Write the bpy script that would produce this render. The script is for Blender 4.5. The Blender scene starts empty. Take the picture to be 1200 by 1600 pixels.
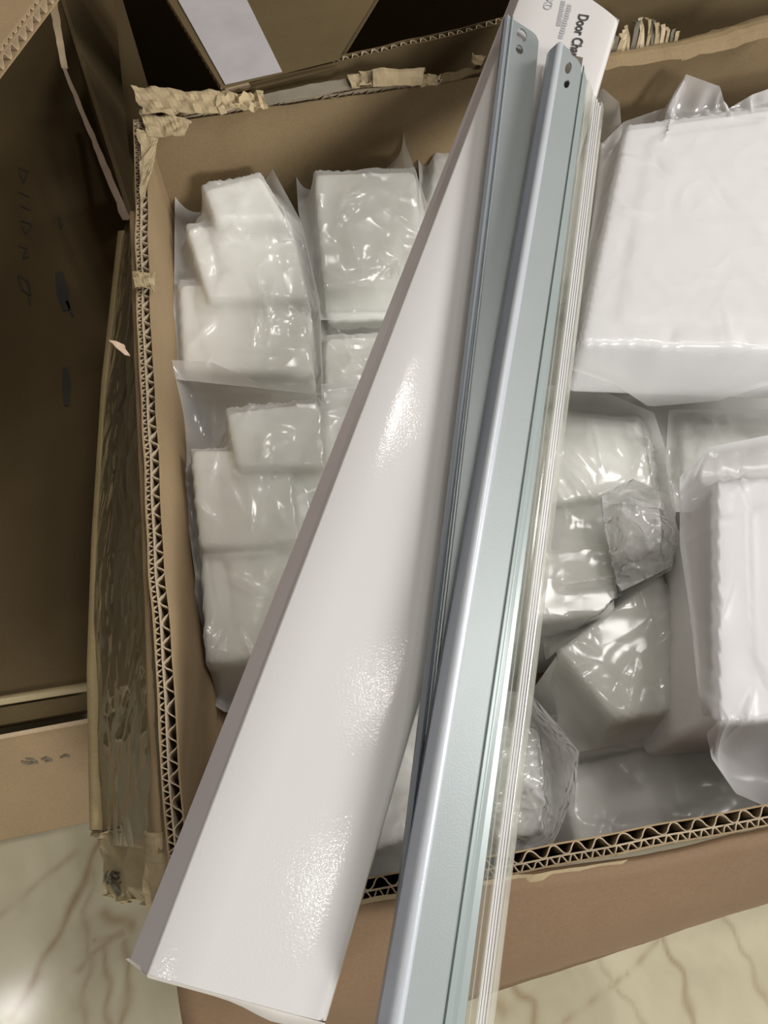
import bpy, bmesh, math, random
import numpy as np
from mathutils import Vector, noise
from mathutils.geometry import tessellate_polygon

# ---------------------------------------------------------------- camera
PITCH = math.radians(64.0); F = 1190.0; CAMZ = 0.65
cd = bpy.data.cameras.new('camera'); cam = bpy.data.objects.new('camera', cd)
bpy.context.collection.objects.link(cam)
cam.location = (0, 0, CAMZ); cam.rotation_euler = (math.pi/2 - PITCH, 0, 0)
cd.sensor_fit = 'VERTICAL'; cd.sensor_height = 32.0; cd.lens = 32.0*F/1600.0; cd.clip_start = 0.01
sc = bpy.context.scene; sc.camera = cam
# ---------------------------------------------------------------- light
w = bpy.data.worlds.new('room'); sc.world = w; w.use_nodes = True
w.node_tree.nodes['Background'].inputs[0].default_value = (1.0, 0.95, 0.90, 1)
w.node_tree.nodes['Background'].inputs[1].default_value = 0.26
def lamp(name, loc, power, size, aim=(0, 0.1, 0.2), col=(1, .96, .92)):
    l = bpy.data.lights.new(name, 'AREA'); l.shape = 'DISK'; l.size = size; l.energy = power; l.color = col
    o = bpy.data.objects.new(name, l); bpy.context.collection.objects.link(o); o.location = loc
    o.rotation_euler = (Vector(aim) - Vector(loc)).to_track_quat('-Z', 'Y').to_euler(); return o
lamp('overhead_light', (-0.107, 1.504, 2.6), 4.5, .11)
lamp('overhead_light', (0.02, 0.36, 2.6), 1.6, .09)
lamp('overhead_light', (-0.12, -0.23, 2.6), 1.6, .09)
lamp('overhead_light', (1.35, 0.30, 2.6), 5, .18)
lamp('overhead_light', (-1.335, -0.413, 2.6), 1.8, .12)
lamp('window_light', (1.55, -2.3, 1.6), 84, .7, (0, .2, .2), (1, .98, .96))
lamp('overhead_light', (0.75, 0.95, 2.5), 16, .5)  # soft overhead fill, added to brighten the bags
lamp('side_fill', (2.3, 0.1, 2.1), 66, 1.0, (0, .2, .2), (1, .98, .96))  # broad fill from the right, added to lift the foam and bags
vs = sc.view_settings; vs.view_transform = 'Standard'; vs.look = 'None'; vs.exposure = -0.33; vs.gamma = 1.0
vs.use_curve_mapping = False
sc.cycles.transparent_max_bounces = 24; sc.cycles.max_bounces = 10

# ---------------------------------------------------------------- helpers
C = bpy.context.collection
sp, cp = math.sin(PITCH), math.cos(PITCH)
def P(u, v, z):
    x, y = (u-600)/F, (v-800)/F
    d = (CAMZ-z)/(sp + y*cp)
    return Vector((x*d, (cp - y*sp)*d, z))
def Q(t): return P(*t)
def link(name, me, mat=None, parent=None, smooth=False):
    o = bpy.data.objects.new(name, me); C.objects.link(o)
    if mat: me.materials.append(mat)
    if parent: o.parent = parent
    if smooth:
        me.polygons.foreach_set('use_smooth', [True]*len(me.polygons))
    return o
def mesh(name, verts, faces, mat=None, parent=None, smooth=False):
    me = bpy.data.meshes.new(name); me.from_pydata([tuple(v) for v in verts], [], faces); me.update()
    return link(name, me, mat, parent, smooth)
def bmobj(name, bm, mat=None, parent=None, smooth=False):
    me = bpy.data.meshes.new(name); bm.normal_update(); bm.to_mesh(me); bm.free()
    return link(name, me, mat, parent, smooth)
def thing(name, label, cat, group=None):
    o = bpy.data.objects.new(name, None); C.objects.link(o); o.empty_display_size = .02
    o['label'] = label; o['category'] = cat
    if group: o['group'] = group
    return o
def slab(name, top, thick, mat, parent=None, bevel=.0, vec=None):
    """closed slab below a top polygon"""
    bm = bmesh.new(); n = len(top); d = Vector(vec) if vec else Vector((0, 0, -thick))
    a = [bm.verts.new(p) for p in top]; b = [bm.verts.new(Vector(p)+d) for p in top]
    bm.faces.new(a); bm.faces.new(b[::-1])
    for i in range(n): bm.faces.new((a[i], b[i], b[(i+1) % n], a[(i+1) % n]))
    bmesh.ops.recalc_face_normals(bm, faces=bm.faces)
    if bevel: bmesh.ops.bevel(bm, geom=bm.edges[:], offset=bevel, segments=3, affect='EDGES', profile=.6)
    return bmobj(name, bm, mat, parent, bool(bevel))
def lerp(a, b, t): return a + (b-a)*t
def polyl(pts, n):
    """resample a polyline of vectors to n points by length"""
    pts = [np.array(p) for p in pts]; L = [0]
    for i in range(1, len(pts)): L.append(L[-1] + np.linalg.norm(pts[i]-pts[i-1]))
    s = np.linspace(0, L[-1], n); A = np.array(pts)
    return np.stack([np.interp(s, L, A[:, k]) for k in range(3)], 1)
def nz(x, y=0., z=0.): return noise.noise(Vector((x, y, z)))

# ---------------------------------------------------------------- materials
def newmat(name):
    m = bpy.data.materials.new(name); m.use_nodes = True
    nt = m.node_tree; b = nt.nodes['Principled BSDF']; return m, nt, b
def N(nt, t, **kw):
    n = nt.nodes.new(t)
    for k, v in kw.items():
        if k in n.inputs.keys(): n.inputs[k].default_value = v
        else: setattr(n, k, v)
    return n
def simple(name, col, rough=.5, metal=0., noise_amt=.08, scale=40., bump=.0, bscale=200., spec=.5, coat=0.):
    m, nt, b = newmat(name)
    tc = N(nt, 'ShaderNodeTexCoord'); t = N(nt, 'ShaderNodeTexNoise'); t.inputs['Scale'].default_value = scale
    t.inputs['Detail'].default_value = 5
    nt.links.new(tc.outputs['Object'], t.inputs['Vector'])
    r = N(nt, 'ShaderNodeValToRGB')
    r.color_ramp.elements[0].position = .3; r.color_ramp.elements[1].position = .7
    r.color_ramp.elements[0].color = tuple(c*(1-noise_amt) for c in col)+(1,)
    r.color_ramp.elements[1].color = tuple(min(1, c*(1+noise_amt)) for c in col)+(1,)
    nt.links.new(t.outputs['Fac'], r.inputs[0]); nt.links.new(r.outputs[0], b.inputs['Base Color'])
    b.inputs['Roughness'].default_value = rough; b.inputs['Metallic'].default_value = metal
    b.inputs['Specular IOR Level'].default_value = spec
    if coat: b.inputs['Coat Weight'].default_value = coat; b.inputs['Coat Roughness'].default_value = .1
    if bump:
        t2 = N(nt, 'ShaderNodeTexNoise'); t2.inputs['Scale'].default_value = bscale; t2.inputs['Detail'].default_value = 3
        nt.links.new(tc.outputs['Object'], t2.inputs['Vector'])
        bu = N(nt, 'ShaderNodeBump'); bu.inputs['Strength'].default_value = bump; bu.inputs['Distance'].default_value = .001
        nt.links.new(t2.outputs['Fac'], bu.inputs['Height']); nt.links.new(bu.outputs[0], b.inputs['Normal'])
    return m
def kraft(name, col, dark=.12, rough=.75):
    m, nt, b = newmat(name)
    tc = N(nt, 'ShaderNodeTexCoord')
    t = N(nt, 'ShaderNodeTexNoise'); t.inputs['Scale'].default_value = 7; t.inputs['Detail'].default_value = 6
    t3 = N(nt, 'ShaderNodeTexNoise'); t3.inputs['Scale'].default_value = 600; t3.inputs['Detail'].default_value = 2
    for q in (t, t3): nt.links.new(tc.outputs['Object'], q.inputs['Vector'])
    r = N(nt, 'ShaderNodeValToRGB'); e = r.color_ramp.elements
    e[0].position = .32; e[1].position = .68
    e[0].color = tuple(c*(1-dark*1.3) for c in col)+(1,); e[1].color = tuple(c*(1+dark) for c in col)+(1,)
    mx = N(nt, 'ShaderNodeMixRGB'); mx.blend_type = 'MULTIPLY'; mx.inputs[0].default_value = .25
    nt.links.new(t.outputs['Fac'], r.inputs[0]); nt.links.new(r.outputs[0], mx.inputs[1]); nt.links.new(t3.outputs['Fac'], mx.inputs[2])
    nt.links.new(mx.outputs[0], b.inputs['Base Color']); b.inputs['Roughness'].default_value = rough
    b.inputs['Specular IOR Level'].default_value = .25
    bu = N(nt, 'ShaderNodeBump'); bu.inputs['Strength'].default_value = .25; bu.inputs['Distance'].default_value = .002
    t4 = N(nt, 'ShaderNodeTexNoise'); t4.inputs['Scale'].default_value = 45; t4.inputs['Detail'].default_value = 6
    nt.links.new(tc.outputs['Object'], t4.inputs['Vector'])
    nt.links.new(t4.outputs['Fac'], bu.inputs['Height']); nt.links.new(bu.outputs[0], b.inputs['Normal'])
    return m
def film(name, haze, col, rough=.12, gloss=.9, crink=.5, cscale=60., tint=(.97, .97, .96)):
    """thin plastic film: clear + milky scatter + sharp reflection"""
    m, nt, b = newmat(name); nt.nodes.remove(b); out = nt.nodes['Material Output']
    tc = N(nt, 'ShaderNodeTexCoord')
    tr = N(nt, 'ShaderNodeBsdfTransparent'); tr.inputs[0].default_value = tint+(1,)
    df = N(nt, 'ShaderNodeBsdfDiffuse'); df.inputs[0].default_value = col+(1,)
    tl = N(nt, 'ShaderNodeBsdfTranslucent'); tl.inputs[0].default_value = col+(1,)
    gl = N(nt, 'ShaderNodeBsdfGlossy'); gl.inputs['Roughness'].default_value = rough
    m1 = N(nt, 'ShaderNodeMixShader'); m1.inputs[0].default_value = .45
    nt.links.new(df.outputs[0], m1.inputs[1]); nt.links.new(tl.outputs[0], m1.inputs[2])
    m2 = N(nt, 'ShaderNodeMixShader')
    lw0 = N(nt, 'ShaderNodeLayerWeight'); lw0.inputs[0].default_value = .35
    mp = N(nt, 'ShaderNodeMapRange'); mp.inputs['To Min'].default_value = haze; mp.inputs['To Max'].default_value = min(1, haze+.5)
    nt.links.new(lw0.outputs['Facing'], mp.inputs['Value']); nt.links.new(mp.outputs[0], m2.inputs[0])
    nt.links.new(tr.outputs[0], m2.inputs[1]); nt.links.new(m1.outputs[0], m2.inputs[2])
    m3 = N(nt, 'ShaderNodeMixShader')
    lw = N(nt, 'ShaderNodeLayerWeight'); lw.inputs[0].default_value = .2
    ml = N(nt, 'ShaderNodeMath'); ml.operation = 'MULTIPLY_ADD'; ml.inputs[1].default_value = gloss; ml.inputs[2].default_value = .05*gloss
    nt.links.new(lw.outputs['Fresnel'], ml.inputs[0]); nt.links.new(ml.outputs[0], m3.inputs[0])
    nt.links.new(m2.outputs[0], m3.inputs[1]); nt.links.new(gl.outputs[0], m3.inputs[2])
    nt.links.new(m3.outputs[0], out.inputs['Surface'])
    if crink:
        t1 = N(nt, 'ShaderNodeTexNoise'); t1.inputs['Scale'].default_value = cscale*.4; t1.inputs['Detail'].default_value = 2
        mx = N(nt, 'ShaderNodeMixRGB'); mx.inputs[0].default_value = .06
        vo = N(nt, 'ShaderNodeTexVoronoi'); vo.feature = 'F1'; vo.inputs['Scale'].default_value = cscale
        nt.links.new(tc.outputs['Object'], t1.inputs['Vector']); nt.links.new(tc.outputs['Object'], mx.inputs[1])
        nt.links.new(t1.outputs['Color'], mx.inputs[2]); nt.links.new(mx.outputs[0], vo.inputs['Vector'])
        bu = N(nt, 'ShaderNodeBump'); bu.inputs['Strength'].default_value = crink; bu.inputs['Distance'].default_value = .004
        nt.links.new(vo.outputs['Distance'], bu.inputs['Height'])
        for q in (gl, df, lw): nt.links.new(bu.outputs[0], q.inputs['Normal'])
    return m
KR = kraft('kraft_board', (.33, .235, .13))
KRO = kraft('kraft_board_shaded', (.125, .088, .040))  # darker kraft copy: shade on the surrounding cartons put into the colour
KRI = kraft('kraft_board_inner_shaded', (.24, .172, .09))  # darker kraft copy: shade on the back wall's inner face put into the colour
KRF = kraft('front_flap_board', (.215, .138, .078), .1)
KRE = kraft('paper_edge', (.55, .42, .27), .1)
TORN = kraft('torn_paper', (.37, .29, .17), .2)
FLUT = kraft('fluting_paper', (.46, .37, .25), .1)
WHITE = simple('glossy_white_board', (.62, .605, .59), .085, 0, .01, 8, .06, 900, .5, .0)
WSIDE = simple('white_board_side', (.74, .70, .73), .35, 0, .02, 10)
LINER = simple('white_flap', (.78, .74, .68), .5, 0, .02, 10)
RAIL = simple('grey_painted_metal', (.33, .365, .365), .32, .25, .02, 30, .06, 1500, .5)
RAILD = simple('grey_painted_lip', (.30, .33, .36), .3, .3, .02, 30)
STRIP = simple('white_plastic_strip', (.60, .59, .58), .3, 0, .02, 10)
FOAM = simple('white_foam', (.90, .90, .86), .8, 0, .02, 60, .3, 500, .2)
FOAM2 = simple('bright_foam', (.82, .81, .81), .8, 0, .02, 60, .3, 500, .2)
INK = simple('black_ink', (.05, .045, .04), .6)
INKG = simple('grey_ink', (.42, .42, .43), .6, 0, .02)
TUFTSHADE = simple('dark_torn_fluting_and_shade', (.13, .115, .085), .9)  # frayed fluting, and the painted shade behind the rail slots
BAG = film('poly_bag', .42, (.97, .965, .93), .16, .8, .3, 45)
BAGM = film('milky_poly_bag', .46, (.97, .965, .96), .18, .7, .25, 45)
BAGC = film('crumpled_poly_bag', .52, (.98, .98, .97), .14, 1.3, .5, 95)
TAPE = film('clear_packing_tape', .10, (.62, .56, .38), .07, 1.1, .6, 50, (.88, .84, .68))
SLEEVE = film('clear_sleeve', .22, (.78, .78, .70), .08, .9, .0, 60, (.93, .94, .90))

# ---------------------------------------------------------------- floor
def marble():
    m, nt, b = newmat('polished_marble'); tc = N(nt, 'ShaderNodeTexCoord')
    n1 = N(nt, 'ShaderNodeTexNoise'); n1.inputs['Scale'].default_value = 9; n1.inputs['Detail'].default_value = 7; n1.inputs['Distortion'].default_value = 1.2
    nt.links.new(tc.outputs['Object'], n1.inputs['Vector'])
    r = N(nt, 'ShaderNodeValToRGB'); e = r.color_ramp.elements
    e[0].position = .3; e[0].color = (.36, .32, .215, 1); e[1].position = .66; e[1].color = (.50, .455, .32, 1)
    nt.links.new(n1.outputs['Fac'], r.inputs[0])
    at = N(nt, 'ShaderNodeAttribute'); at.attribute_name = 'vein'
    mx = N(nt, 'ShaderNodeMixRGB'); mx.inputs[2].default_value = (.20, .12, .05, 1)
    nt.links.new(at.outputs['Fac'], mx.inputs[0]); nt.links.new(r.outputs[0], mx.inputs[1])
    nt.links.new(mx.outputs[0], b.inputs['Base Color']); b.inputs['Roughness'].default_value = .12
    return m
veins = [  # polylines of floor points with strength and half-width
    ([(0, 1430), (60, 1380), (120, 1330)], .45, .004),
    ([(20, 1590), (60, 1520), (100, 1440), (130, 1380), (165, 1290)], .95, .0045),
    ([(130, 1600), (138, 1500), (135, 1420), (150, 1330), (160, 1290)], .5, .004),
    ([(172, 1600), (165, 1520), (160, 1480)], .7, .004),
    ([(190, 1600), (200, 1540), (200, 1470)], .75, .0045),
    ([(125, 1515), (145, 1490), (190, 1455)], .6, .004), ([(160, 1428), (205, 1448)], .8, .006),
    ([(150, 1468), (195, 1460)], .6, .004), ([(0, 1690), (120, 1640), (250, 1660)], .4, .005),
    ([(1030, 1450), (1040, 1480), (1065, 1525), (1085, 1600), (1100, 1680)], .75, .0035),
    ([(1028, 1470), (985, 1518), (950, 1545), (880, 1598), (820, 1660)], .6, .003),
    ([(935, 1480), (950, 1530), (975, 1560), (1005, 1600)], .4, .003),
    ([(1128, 1415), (1160, 1490), (1200, 1565), (1240, 1640)], .5, .003),
    ([(800, 1545), (830, 1570), (835, 1600), (850, 1660)], .8, .005),
    ([(760, 1560), (790, 1580)], .6, .008),
]
def build_floor():
    ax = np.concatenate([np.linspace(-1.2, -.50, 15)[:-1], np.arange(-.50, .50, .002), np.linspace(.5, 1.6, 20)])
    ay = np.concatenate([np.linspace(-.8, -.26, 12)[:-1], np.arange(-.26, .12, .002), np.linspace(.12, 1.9, 30)])
    nx, ny = len(ax), len(ay); X, Y = np.meshgrid(ax, ay)
    V = np.zeros_like(X)
    wob = .0014*np.sin(X*90+Y*140)+.0012*np.sin(X*260-Y*190)
    for pl, s, hw in veins:
        pts = [P(u, v, 0) for u, v in pl]
        for a, b in zip(pts[:-1], pts[1:]):
            dx, dy = b.x-a.x, b.y-a.y; L2 = dx*dx+dy*dy
            t = np.clip(((X-a.x)*dx+(Y-a.y)*dy)/L2, 0, 1)
            d = np.hypot(X+wob-a.x-t*dx, Y+wob*.6-a.y-t*dy)
            V = np.maximum(V, .8*s*np.exp(-(d/(hw*.62))**1.5))
    co = np.stack([X, Y, np.zeros_like(X)], -1).reshape(-1, 3)
    i = np.arange(nx*ny).reshape(ny, nx)
    f = np.stack([i[:-1, :-1], i[:-1, 1:], i[1:, 1:], i[1:, :-1]], -1).reshape(-1, 4)
    me = bpy.data.meshes.new('floor'); me.vertices.add(len(co)); me.vertices.foreach_set('co', co.ravel())
    me.loops.add(f.size); me.loops.foreach_set('vertex_index', f.ravel())
    me.polygons.add(len(f)); me.polygons.foreach_set('loop_start', np.arange(0, f.size, 4)); me.update()
    a = me.attributes.new('vein', 'FLOAT', 'POINT'); a.data.foreach_set('value', V.ravel())
    o = link('floor', me, marble()); o['kind'] = 'structure'
build_floor()

# ---------------------------------------------------------------- corrugated board
def ribbon(bm, pts, ht, D):
    """upright sheet following pts (its top edge), with real thickness, hanging along D"""
    n = len(pts); L = []; R = []
    for i in range(n):
        t = (pts[min(i+1, n-1)]-pts[max(i-1, 0)]); t.z = 0; t.normalize()
        nn = Vector((-t.y, t.x, 0))*ht
        L.append(pts[i]+nn); R.append(pts[i]-nn)
    v = [[bm.verts.new(p) for p in L], [bm.verts.new(p) for p in R],
         [bm.verts.new(p+D) for p in L], [bm.verts.new(p+D) for p in R]]
    for i in range(n-1):
        bm.faces.new((v[0][i], v[1][i], v[1][i+1], v[0][i+1]))
        bm.faces.new((v[0][i], v[0][i+1], v[2][i+1], v[2][i]))
        bm.faces.new((v[1][i], v[3][i], v[3][i+1], v[1][i+1]))
    for k in (0, -1): bm.faces.new((v[0][k], v[2][k], v[3][k], v[1][k]))
def wall(parent, name, p0, p1, nrm, D, T, big=.0105, small=.0052, split=.40, seed=0, zj=.0012, wob=.0015, sheet=.00035, mat=None, inner_mat=None, bow=0.):
    """double-wall board: outer liner at p0-p1, thickness T along nrm; small flutes outside, big inside"""
    rnd = random.Random(seed); L = (p1-p0).length; dirv = (p1-p0).normalized(); n = int(L/.006)
    def at(s, off, k):
        q = p0 + dirv*s + nrm*(off - bow*math.sin(math.pi*s/L) + wob*nz(s*9, seed)+wob*.5*nz(s*31, seed+5))
        q.z += zj*nz(s*40, seed+7, k) + zj*1.5*nz(s*7, seed+3) - zj
        return q
    bm = bmesh.new(); ribbon(bm, [at(L*i/n, 0, 1) for i in range(n+1)], sheet, D)
    base = bmobj(name, bm, mat or KR, parent)
    bm = bmesh.new(); ribbon(bm, [at(L*i/n, T, 2) for i in range(n+1)], sheet, D)
    bmobj('inner_liner', bm, inner_mat or mat or KR, base)
    offs = [(0, T)] if not split else [(0, T*split), (T*split, T)]
    if split:
        bm = bmesh.new(); ribbon(bm, [at(L*i/n, T*split, 3) for i in range(n+1)], sheet, Vector((0, 0, -.03)))
        bmobj('middle_liner', bm, FLUT, base)
    for (a, b), pitch in zip(offs, (small, big) if split else (big,)):
        m = int(L/pitch*10); pts = []; ph = 0
        for i in range(m+1):
            s = L*i/m
            ph = 2*math.pi*s/pitch + 2.0*nz(s*30, seed+11, a*100)
            y = math.sin(ph); y = math.copysign(abs(y)**.75, y)
            pts.append(at(s, (a+b)/2 + (b-a)/2*.95*y*(1-.35*abs(nz(s*70, seed))), 4)+Vector((0, 0, -.0006)))
        bm = bmesh.new(); ribbon(bm, pts, sheet*.8, Vector((0, 0, -.03)))
        bmobj('fluting', bm, FLUT, base)
    return base
def crumple(name, parent, quad, nu, nv, amp, seed, mat, freq=60, th=0., curl=0.):
    """creased sheet over a world quad (TL,TR,BR,BL)"""
    vs_, fs = [], []
    nrm = (quad[1]-quad[0]).cross(quad[3]-quad[0]).normalized()
    if nrm.z < 0: nrm = -nrm
    for j in range(nv+1):
        for i in range(nu+1):
            u, v = i/nu, j/nv
            p = lerp(lerp(quad[0], quad[1], u), lerp(quad[3], quad[2], u), v)
            e = amp*(1-2*abs(nz(p.x*freq, p.y*freq, seed))-.5+.7*nz(p.x*freq*2.3, p.y*freq*2.3, seed+9))
            edge = (i in (0, nu)) + (j in (0, nv))
            q = p + nrm*e + nrm*curl*math.sin(math.pi*v)
            if edge: q += Vector((nz(p.x*300, seed), nz(p.y*300, seed+2), 0))*amp*1.6
            vs_.append(q)
    for j in range(nv):
        for i in range(nu):
            a = j*(nu+1)+i; fs.append((a, a+1, a+nu+2, a+nu+1))
    o = mesh(name, vs_, fs, mat, parent, False)
    if th: md = o.modifiers.new('s', 'SOLIDIFY'); md.thickness = th
    return o

RZ = .30
box = thing('cardboard_carton', 'open brown double-wall carton filled with bagged white foam, under the white box and rails', 'carton')
A = P(208, 184, RZ); B = P(268, 1462, RZ); Fr = P(1200, 1290, RZ); Bk = P(1200, 38, RZ)
A2 = A.copy(); Bv = B
rb = lerp(A, Bk, 1.20); rt = B + (Fr-B).normalized()*(rb-A).length
def inward(p, q):
    t = (q-p).normalized(); n = Vector((-t.y, t.x, 0)); cx = (A+B+rt+rb)/4
    return n if n.dot(cx-p) > 0 else -n
DD = Vector((0, 0, -RZ+.003)); T = .0078
wall(box, 'side_panel', A, B, inward(A, B), DD, T, seed=3, bow=.003)
wall(box, 'side_panel', B, rt, inward(B, rt), DD, T, seed=8)
wall(box, 'side_panel', rt, rb, inward(rt, rb), DD, T, seed=5)
wall(box, 'side_panel', A, rb, inward(A, rb), DD, T, seed=13, zj=.002, inner_mat=KRI)
slab('bottom_panel', [Vector((p.x, p.y, .006)) for p in (A, rb, rt, B)], .004, KR, box)
# crushed and torn paper along the back rim
def pq(z, *uv): return [P(u, v, z) for u, v in uv]
crumple('torn_liner', box, pq(.306, (205, 136), (345, 142), (350, 174), (226, 182)), 22, 7, .0022, 1, TORN, 70, .0006)
crumple('torn_liner', box, pq(.303, (218, 172), (300, 190), (290, 212), (232, 214)), 14, 6, .002, 2, TORN, 90, .0006)
crumple('torn_liner', box, pq(.302, (216, 205), (250, 208), (244, 235), (222, 330)), 8, 14, .0018, 21, TORN, 90, .0006)
crumple('torn_liner', box, pq(.306, (340, 142), (412, 146), (418, 168), (345, 178)), 14, 6, .0032, 4, TORN, 130, .0006)
crumple('torn_liner', box, pq(.304, (410, 148), (548, 122), (548, 140), (412, 166)), 22, 4, .0008, 6, simple('grey_worn_liner', (.19, .165, .12), .7), 40, .0006)
crumple('torn_liner', box, pq(.306, (545, 118), (585, 112), (585, 134), (548, 138)), 8, 5, .0022, 7, TORN, 130, .0006)
crumple('torn_liner', box, pq(.306, (582, 112), (662, 112), (660, 134), (584, 136)), 14, 5, .0015, 8, TORN, 60, .0006, .006)
crumple('torn_liner', box, pq(.306, (655, 116), (690, 120), (686, 134), (656, 134)), 8, 4, .0026, 9, TORN, 150, .0006)
crumple('torn_liner', box, pq(.306, (735, 84), (758, 90), (750, 102), (735, 98)), 6, 4, .002, 10, TORN, 150, .0006)
crumple('torn_liner', box, pq(.303, (690, 118), (760, 100), (755, 112), (690, 132)), 10, 3, .0012, 12, KRO, 90, .0006)
# fold roll along the right part of the back rim
crumple('rolled_rim', box, pq(.306, (925, 92), (1060, 66), (1070, 92), (925, 112)), 24, 5, .0010, 14, KRI, 40, .0006, .005)
crumple('rolled_rim', box, pq(.306, (1052, 68), (1230, 16), (1230, 52), (1064, 94)), 24, 5, .0010, 15, KRI, 40, .0006, .005)
# burst fluting standing above the rim
for i in range(15):
    u = 952+i*7.3; hgt = 38*math.exp(-((u-1003)/38)**2)+12; rr = random.Random(i)
    b0 = P(u, 82-(u-950)*.10, .307); t0 = P(u+rr.uniform(-4, 5), 82-(u-950)*.10-hgt, .312)
    m_ = lerp(b0, t0, .5)+Vector((rr.uniform(-.002, .002), 0, .003+rr.uniform(0, .003)))
    pts = [b0, lerp(b0, m_, .5)+Vector((0, 0, .002)), m_, lerp(m_, t0, .5)+Vector((rr.uniform(-.002, .002), 0, .002)), t0]
    wv = Vector((.0011+rr.uniform(0, .0009), .0004, 0)); v_ = []; f_ = []
    for k, p in enumerate(pts): v_ += [p-wv, p+wv+Vector((0, 0, rr.uniform(-.001, .001)))]
    for k in range(4): f_.append((2*k, 2*k+1, 2*k+3, 2*k+2))
    o = mesh('burst_fluting', v_, f_, [TORN, TUFTSHADE, TORN, FLUT][i % 4], box); md = o.modifiers.new('s', 'SOLIDIFY'); md.thickness = .0007

# torn tuft on left rim
crumple('torn_liner', box, pq(.303, (208, 425), (243, 428), (240, 456), (214, 452)), 8, 5, .0022, 41, TORN, 150, .0006)
crumple('torn_liner', box, pq(.296, (172, 534), (196, 540), (203, 556), (190, 552)), 6, 4, .0010, 42, kraft('pale_torn_scrap', (.62, .45, .33)), 90, .0005)

# left flap, hanging outward, with clear tape
fl_in = [(213, 330, .292), (221, 560, .292), (236, 860, .292), (247, 1100, .292), (262, 1330, .29)]
fl_out = [(196, 390, .20), (172, 620, .19), (158, 860, .18), (152, 1060, .18), (158, 1300, .18)]
ni, nj = 60, 14
inn = polyl([Q(t) for t in fl_in], ni); out = polyl([Q(t) for t in fl_out], ni)
v_, f_ = [], []
for i in range(ni):
    for j in range(nj):
        t = j/(nj-1); p = inn[i]*(1-t)+out[i]*t
        p = p + np.array([0, 0, -.035*math.sin(math.pi*t)*(1 if i < 40 else 1-(i-40)/20.)+.002*nz(i*.3, t*3)])
        v_.append(p)
for i in range(ni-1):
    for j in range(nj-1): a = i*nj+j; f_.append((a, a+1, a+nj+1, a+nj))
lf = mesh('side_flap', v_, f_, KR, box, True); md = lf.modifiers.new('s', 'SOLIDIFY'); md.thickness = .004; md.offset = 1
# lip of the flap (torn pale edge)
v_, f_ = [], []
for i in range(ni):
    o_ = Vector(out[i]); s = i/ni
    for k, (dx, dz) in enumerate(((-.001, .000), (.0, .019), (.0055+.002*nz(i*.5), .020+.001*nz(i*.9)), (.009+.003*nz(i*.7, 3), .014))):
        v_.append(o_+Vector((dx, 0, dz)))
for i in range(ni-1):
    for k in range(3): a = i*4+k; f_.append((a, a+1, a+5, a+4))
mesh('flap_edge', v_, f_, kraft('pale_flap_edge', (.50, .39, .20), .15), lf, True)
# clear tape over the flap
v_, f_ = [], []; nt_ = 12; n2 = 130
i2 = polyl([Q((u, v, .296)) for u, v, z in fl_in], n2)
o2 = polyl([Q(t) for t in [(190, 380, .215), (163, 620, .205), (148, 860, .195), (141, 970, .19), (149, 1080, .19), (147, 1180, .19), (160, 1320, .19)]], n2)
for i in range(n2):
    for j in range(nt_):
        t = j/(nt_-1); p = i2[i]*(1-t)+o2[i]*t; x = i/n2*14
        r = .010*abs(nz(x*1.6+t*2, t*2.5, 3))+.006*nz(x*4, t*5, 8)+.003*nz(x*10, t*9)
        if t < .05: r = 0
        p = p+np.array([.4*r, 0, r*.8+.004*math.sin(math.pi*t)]); v_.append(p)
for i in range(n2-1):
    for j in range(nt_-1): a = i*nt_+j; f_.append((a, a+1, a+nt_+1, a+nt_))
mesh('clear_tape', v_, f_, TAPE, lf, True)
# crumpled taped corner
crumple('crushed_corner', box, [P(158, 1292, .19), P(268, 1296, .28), P(246, 1420, .27), P(180, 1388, .17)], 40, 34, .0065, 31, kraft('corner_paper', (.50, .41, .24), .2), 34, .0006)
crumple('crushed_corner', box, [P(222, 1300, .29), P(268, 1300, .292), P(268, 1420, .29), P(236, 1415, .28)], 8, 14, .003, 33, TORN, 60, .0006)
for i in range(16):
    rr = random.Random(50+i); u = 166+rr.random()*32; v = 1348+rr.random()*26+(u-166)*.35
    p = P(u, v, .195); d = Vector((rr.uniform(.002, .008), rr.uniform(-.007, .0), rr.uniform(-.001, .005))); wv = Vector((.0009, .0011, .001))
    o = mesh('frayed_fluting', [p-wv, p+wv, p+d*.5+wv+Vector((0, 0, .002)), p+d*.5-wv, p+d+wv, p+d-wv], [(0, 1, 2, 3), (3, 2, 4, 5)], TUFTSHADE if i % 4 else TORN, box)
    md = o.modifiers.new('s', 'SOLIDIFY'); md.thickness = .0006
# front flap hanging outward
fi = [(270, 1466, .298), (600, 1399, .298), (800, 1364, .298), (1000, 1337, .298), (1200, 1292, .298), (1420, 1250, .298)]
fo = [(325, 1690, .15), (600, 1598, .15), (790, 1535, .15), (1000, 1467, .15), (1200, 1396, .15), (1440, 1318, .15)]
ni, nj = 70, 16
inn = polyl([Q(t) for t in fi[:-1]]+[rt+Vector((0, -.001, -.002))], ni); out = polyl([Q(t) for t in fo[:-1]]+[rt+Vector((.0, -.06, -.15))], ni)
v_, f_ = [], []
for i in range(ni):
    for j in range(nj):
        t = j/(nj-1); p = inn[i]*(1-t)+out[i]*t
        bul = .012*math.sin(math.pi*min(1, t*1.02))
        if t > .86: bul -= .004*math.sin((t-.86)/.14*math.pi)
        v_.append(p+np.array([.0, -bul*.6+.0008*nz(i*.4, t*4), bul*.6]))
for i in range(ni-1):
    for j in range(nj-1): a = i*nj+j; f_.append((a, a+1, a+nj+1, a+nj))
ff = mesh('front_flap', v_, f_, KRF, box, True); md = ff.modifiers.new('s', 'SOLIDIFY'); md.thickness = .003; md.offset = 1
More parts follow.
